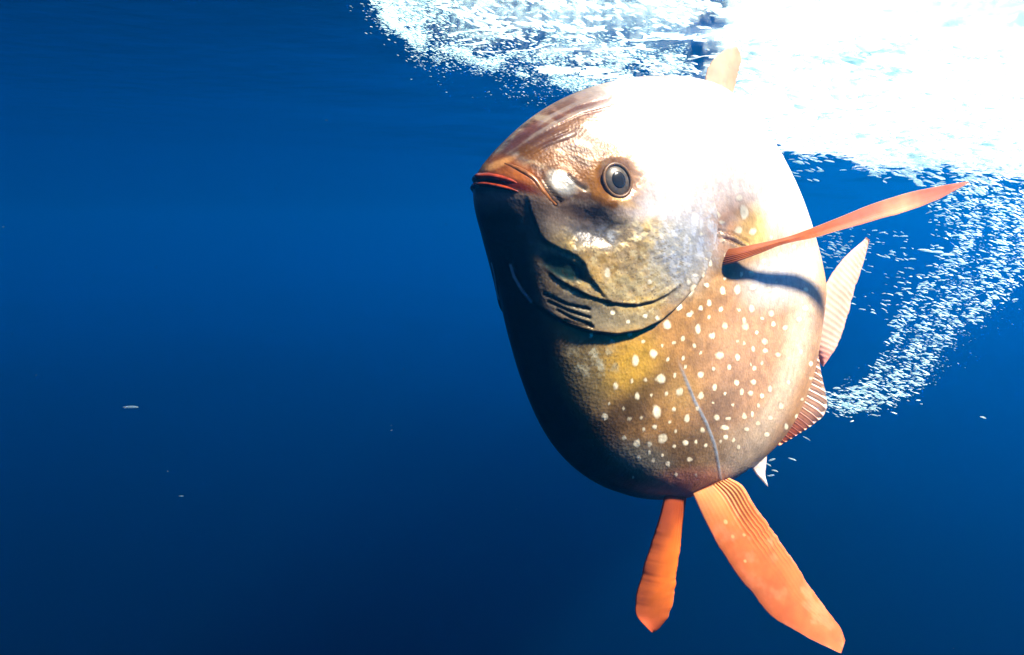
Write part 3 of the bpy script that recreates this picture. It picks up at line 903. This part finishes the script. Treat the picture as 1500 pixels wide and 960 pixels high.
def scatter(name, pos, size, mat, base, label, high=.5, long=1.35):
    V0, F0 = base
    shapes = [squash(V0, s, high, long) for s in range(12)]
    n = len(pos)
    out = np.empty((n, len(V0), 3), np.float32)
    which = RNG.integers(0, 12, n)
    rz = RNG.normal(0, .35, n); tilt = RNG.normal(.22, .22, n)
    for k in range(12):
        s = which == k
        c, sn = np.cos(rz[s])[:, None], np.sin(rz[s])[:, None]
        W = shapes[k][None]
        x, y, z = W[..., 0] * c - W[..., 1] * sn, W[..., 0] * sn + W[..., 1] * c, W[..., 2] - W[..., 0] * np.sin(tilt[s])[:, None]
        out[s] = np.stack([x, y, z + 0 * x], -1) * size[s][:, None, None] + pos[s][:, None]
    Fc = (F0[None] + (np.arange(n) * len(V0))[:, None, None]).reshape(-1, 3)
    ob = mesh_object(name, out.reshape(-1, 3), Fc, mat)
    ob["kind"] = "stuff"
    ob["label"] = label
    return ob

def sample(poly, n, dist, weight=None):
    xs = [p[0] for p in poly]; ys = [p[1] for p in poly]
    out = []
    while len(out) < n:
        x = RNG.uniform(min(xs), max(xs), 4000); y = RNG.uniform(min(ys), max(ys), 4000)
        k = inside(x, y, poly)
        if weight is not None:
            k &= RNG.random(4000) < weight(x, y)
        for a, b in zip(x[k], y[k]):
            d = dist(a, b)
            p = at(a, b, d)
            if p[2] < wave_height(p[0], p[1]) - .012:
                out.append(p)
            if len(out) >= n:
                break
        if not k.any():
            break
    return np.array(out)

# froth hanging below the foam: the ragged left edge, the plume behind the fish, the upper middle
def surf_dist(a, b, dz0, dz1):
    r = ray(a, b)
    z = -RNG.uniform(dz0, dz1)
    return (z - CAM[2]) / r[2] if r[2] > .02 else 9.0
fro = []
edge_poly = [(528, 0), (640, -10), (760, 60), (900, 90), (1010, 112), (1000, 126), (880, 128), (830, 122), (760, 114), (690, 92), (640, 84), (590, 48)]
EX = [500, 530, 620, 700, 760, 830, 900, 1000]; EY = [-40, 0, 62, 92, 112, 122, 122, 128]
def mist_points(n):
    m = n * 6
    x = RNG.uniform(505, 1010, m)
    e = np.interp(x, EX, EY) + 34 * (fbm(x / 48, 0 * x + 3.3, 201) - .5) - 6
    y = e + np.where(RNG.random(m) < .35, RNG.exponential(9, m), -RNG.exponential(26, m))
    k = (RNG.random(m) < .12 + .88 * smooth(.40, .58, fbm(x / 34, y / 20, 27))) & (y < 200)
    P = np.array([at(a, b, surf_dist(a, b, .012, .09)) for a, b in zip(x[k], y[k])])
    return P[P[:, 2] < wave_height(P[:, 0], P[:, 1]) - .01][:n]
fine = mist_points(12000)
fro.append((sample([(a_ , b_ - 10) for a_, b_ in edge_poly], 500, lambda a, b: surf_dist(a, b, .015, .08)), (.002, .005)))
fro.append((sample([(600, -10), (1090, -10), (1090, 120), (900, 105), (760, 70)], 750, lambda a, b: surf_dist(a, b, .012, .07), lambda x, y: .06 + .94 * (fbm(x / 70, y / 18, 7) > .54)), (.003, .010)))
def plume_w(x, y):
    low = np.interp(x, [1080, 1140, 1200, 1250, 1290, 1330, 1400, 1500], [210, 236, 238, 240, 262, 268, 268, 272])
    return (1 - smooth(-14, 12, y - low - 26 * (fbm(x / 40, y / 40, 15) - .5))) * (.55 + .45 * (fbm(x / 50, y / 14, 17) > .42))
plume = [(1060, 60), (1540, 40), (1540, 290), (1320, 285), (1140, 262), (1075, 170)]
_pd = lambda a, b: min(RNG.uniform(2.7, 4.2), surf_dist(a, b, .02, .08))
fro.append((sample(plume, 1700, _pd, lambda x, y: plume_w(x, y) * (.35 + .65 * smooth(150, 215, y))), (.006, .015)))
fro.append((sample(plume, 260, _pd, lambda x, y: plume_w(x, y + 34) * (y > 60)), (.018, .042)))
P_ = np.concatenate([p for p, s in fro]); S_ = np.concatenate([RNG.uniform(s[0], s[1], len(p)) for p, s in fro])
scatter("bubble_mist", fine, RNG.uniform(.0012, .0032, len(fine)), MIST, DOME1, "milky mist of minute bubbles along the foam edge")
scatter("bubble_froth", P_, S_, FOAM, DOME, "cloudy froth of tiny bubbles hanging under the foam")

# the bubble trail sinking behind the fish
def trail_points():
    cl = resample([(1470, 285), (1455, 350), (1425, 420), (1385, 480), (1335, 535), (1270, 575), (1215, 595)], 200)
    pts, sz = [], []
    def add(x, y, d, s):
        pts.append(at(x, y, d)); sz.append(s)
    for _ in range(1700):
        t = RNG.random() ** 1.15
        c = cl[int(t * 199)]
        w = 44 * (1 - t) ** .7 + 13
        o = RNG.choice((-.95, .05, .8)) + RNG.normal(0, .2) + .5 * math.sin(9 * t)
        add(c[0] + o * w * .78 - 14 * (1 - t), c[1] + o * w * .5 + RNG.normal(0, 6), 3.0 - .35 * t + RNG.normal(0, .16), (.0022 + .0052 * RNG.random() ** 2))
    for _ in range(450):                                        # below the plume on the right
        add(RNG.uniform(1360, 1520), 275 + abs(RNG.normal(0, 40)), RNG.uniform(2.7, 3.4), (.0022 + .0052 * RNG.random() ** 2))
    for _ in range(110):                                        # between the pectoral fin and the tail
        add(RNG.uniform(1195, 1330), RNG.uniform(335, 460), RNG.uniform(2.75, 3.2), (.0022 + .0052 * RNG.random() ** 2))
    for _ in range(70):
        add(1225 + RNG.normal(0, 14), 365 + RNG.normal(0, 18), RNG.uniform(2.8, 3.0), (.0022 + .0052 * RNG.random() ** 2))
    for _ in range(60):
        add(RNG.uniform(1290, 1420), RNG.uniform(360, 470), RNG.uniform(2.7, 3.2), (.0022 + .0052 * RNG.random() ** 2))
    for _ in range(26):
        add(1165 + RNG.normal(0, 25), 255 + RNG.normal(0, 12), RNG.uniform(2.9, 3.2), RNG.uniform(.004, .008))
    for x, y in [(1131, 674), (1125, 681), (1135, 690), (1129, 697), (1160, 673), (1182, 643), (1440, 612), (1457, 428), (1248, 596)]:
        add(x, y, 2.6, .006)
    for x, y in [(1372, 370), (1356, 368), (1388, 374)]:
        add(x, y, 2.6, .011)
    return np.array(pts), np.array(sz)
TP, TS = trail_points()
app = TS / (TP[:, 1])
order = np.argsort(-app)
big, rest = order[:290], order[290:]
scatter("bubble_trail", TP[rest], TS[rest], BUBBLE, DOME, "fine bubbles of the trail too many to count", .62, 1.9)
protos = []
for k in range(6):
    me = bpy.data.meshes.new("bubble")
    me.from_pydata([tuple(v) for v in squash(DOME[0], 100 + k, .62, 1.9)], [], [tuple(int(i) for i in f) for f in DOME[1]])
    me.polygons.foreach_set("use_smooth", np.ones(len(me.polygons), dtype=bool))
    me.materials.append(BUBBLE)
    protos.append(me)
for n_, i in enumerate(big):
    b = bpy.data.objects.new("bubble", protos[n_ % 6])
    b.location = TP[i]
    b.scale = (TS[i],) * 3
    b.rotation_euler = (RNG.normal(0, .2), RNG.normal(.2, .22), RNG.normal(0, .3))
    COL.objects.link(b)
    tag(b, "white flattened air bubble drifting in the trail behind the fish", "bubble", "air bubbles in the trail behind the fish")

# mist along the trail and motes hanging in the water
_c = resample([(1480, 280), (1460, 350), (1428, 420), (1385, 480), (1335, 535), (1270, 575), (1215, 595)], 200)
_t = RNG.random(3200) ** 1.2
_i = (_t * 199).astype(int)
_w = 40 * (1 - _t) ** .7 + 12
_x = _c[_i, 0] + RNG.normal(0, 1, 3200) * _w * .7; _y = _c[_i, 1] + RNG.normal(0, 1, 3200) * _w * .55
_k = RNG.random(3200) < .15 + .85 * smooth(.42, .6, fbm(_x / 30, _y / 14, 301))
tm = np.array([at(a, b, d) for a, b, d in zip(_x[_k], _y[_k], RNG.uniform(2.6, 3.2, 3200)[_k])])
scatter("trail_mist", tm, RNG.uniform(.0012, .0028, len(tm)), MIST, DOME1, "pale mist of minute bubbles along the trail")
mo_ = np.array([at(RNG.uniform(-40, 1540), RNG.uniform(120, 1000), RNG.uniform(.9, 5.0)) for _ in range(50)])
scatter("floating_motes", mo_, .0004 + .0012 * RNG.random(50) ** 3 * mo_[:, 1] ** .5, MIST, DOME1, "faint motes scattered through the open water")

# two drifting specks in open water
SPECK = foam_material("speck", .62, .6, tint=(.5, .85, 1.0))
for (x, y, d, s, lab) in [(191, 597, 2.6, .009, "pale speck adrift alone in open dark water"), (265, 727, 3.4, .004, "faint tiny speck adrift in deep water below the pale one")]:
    b = bpy.data.objects.new("drifting_speck", protos[0].copy())
    b.data.materials[0] = SPECK
    b.location = at(x, y, d); b.scale = (s * 1.5, s, s)
    COL.objects.link(b)
    tag(b, lab, "speck")
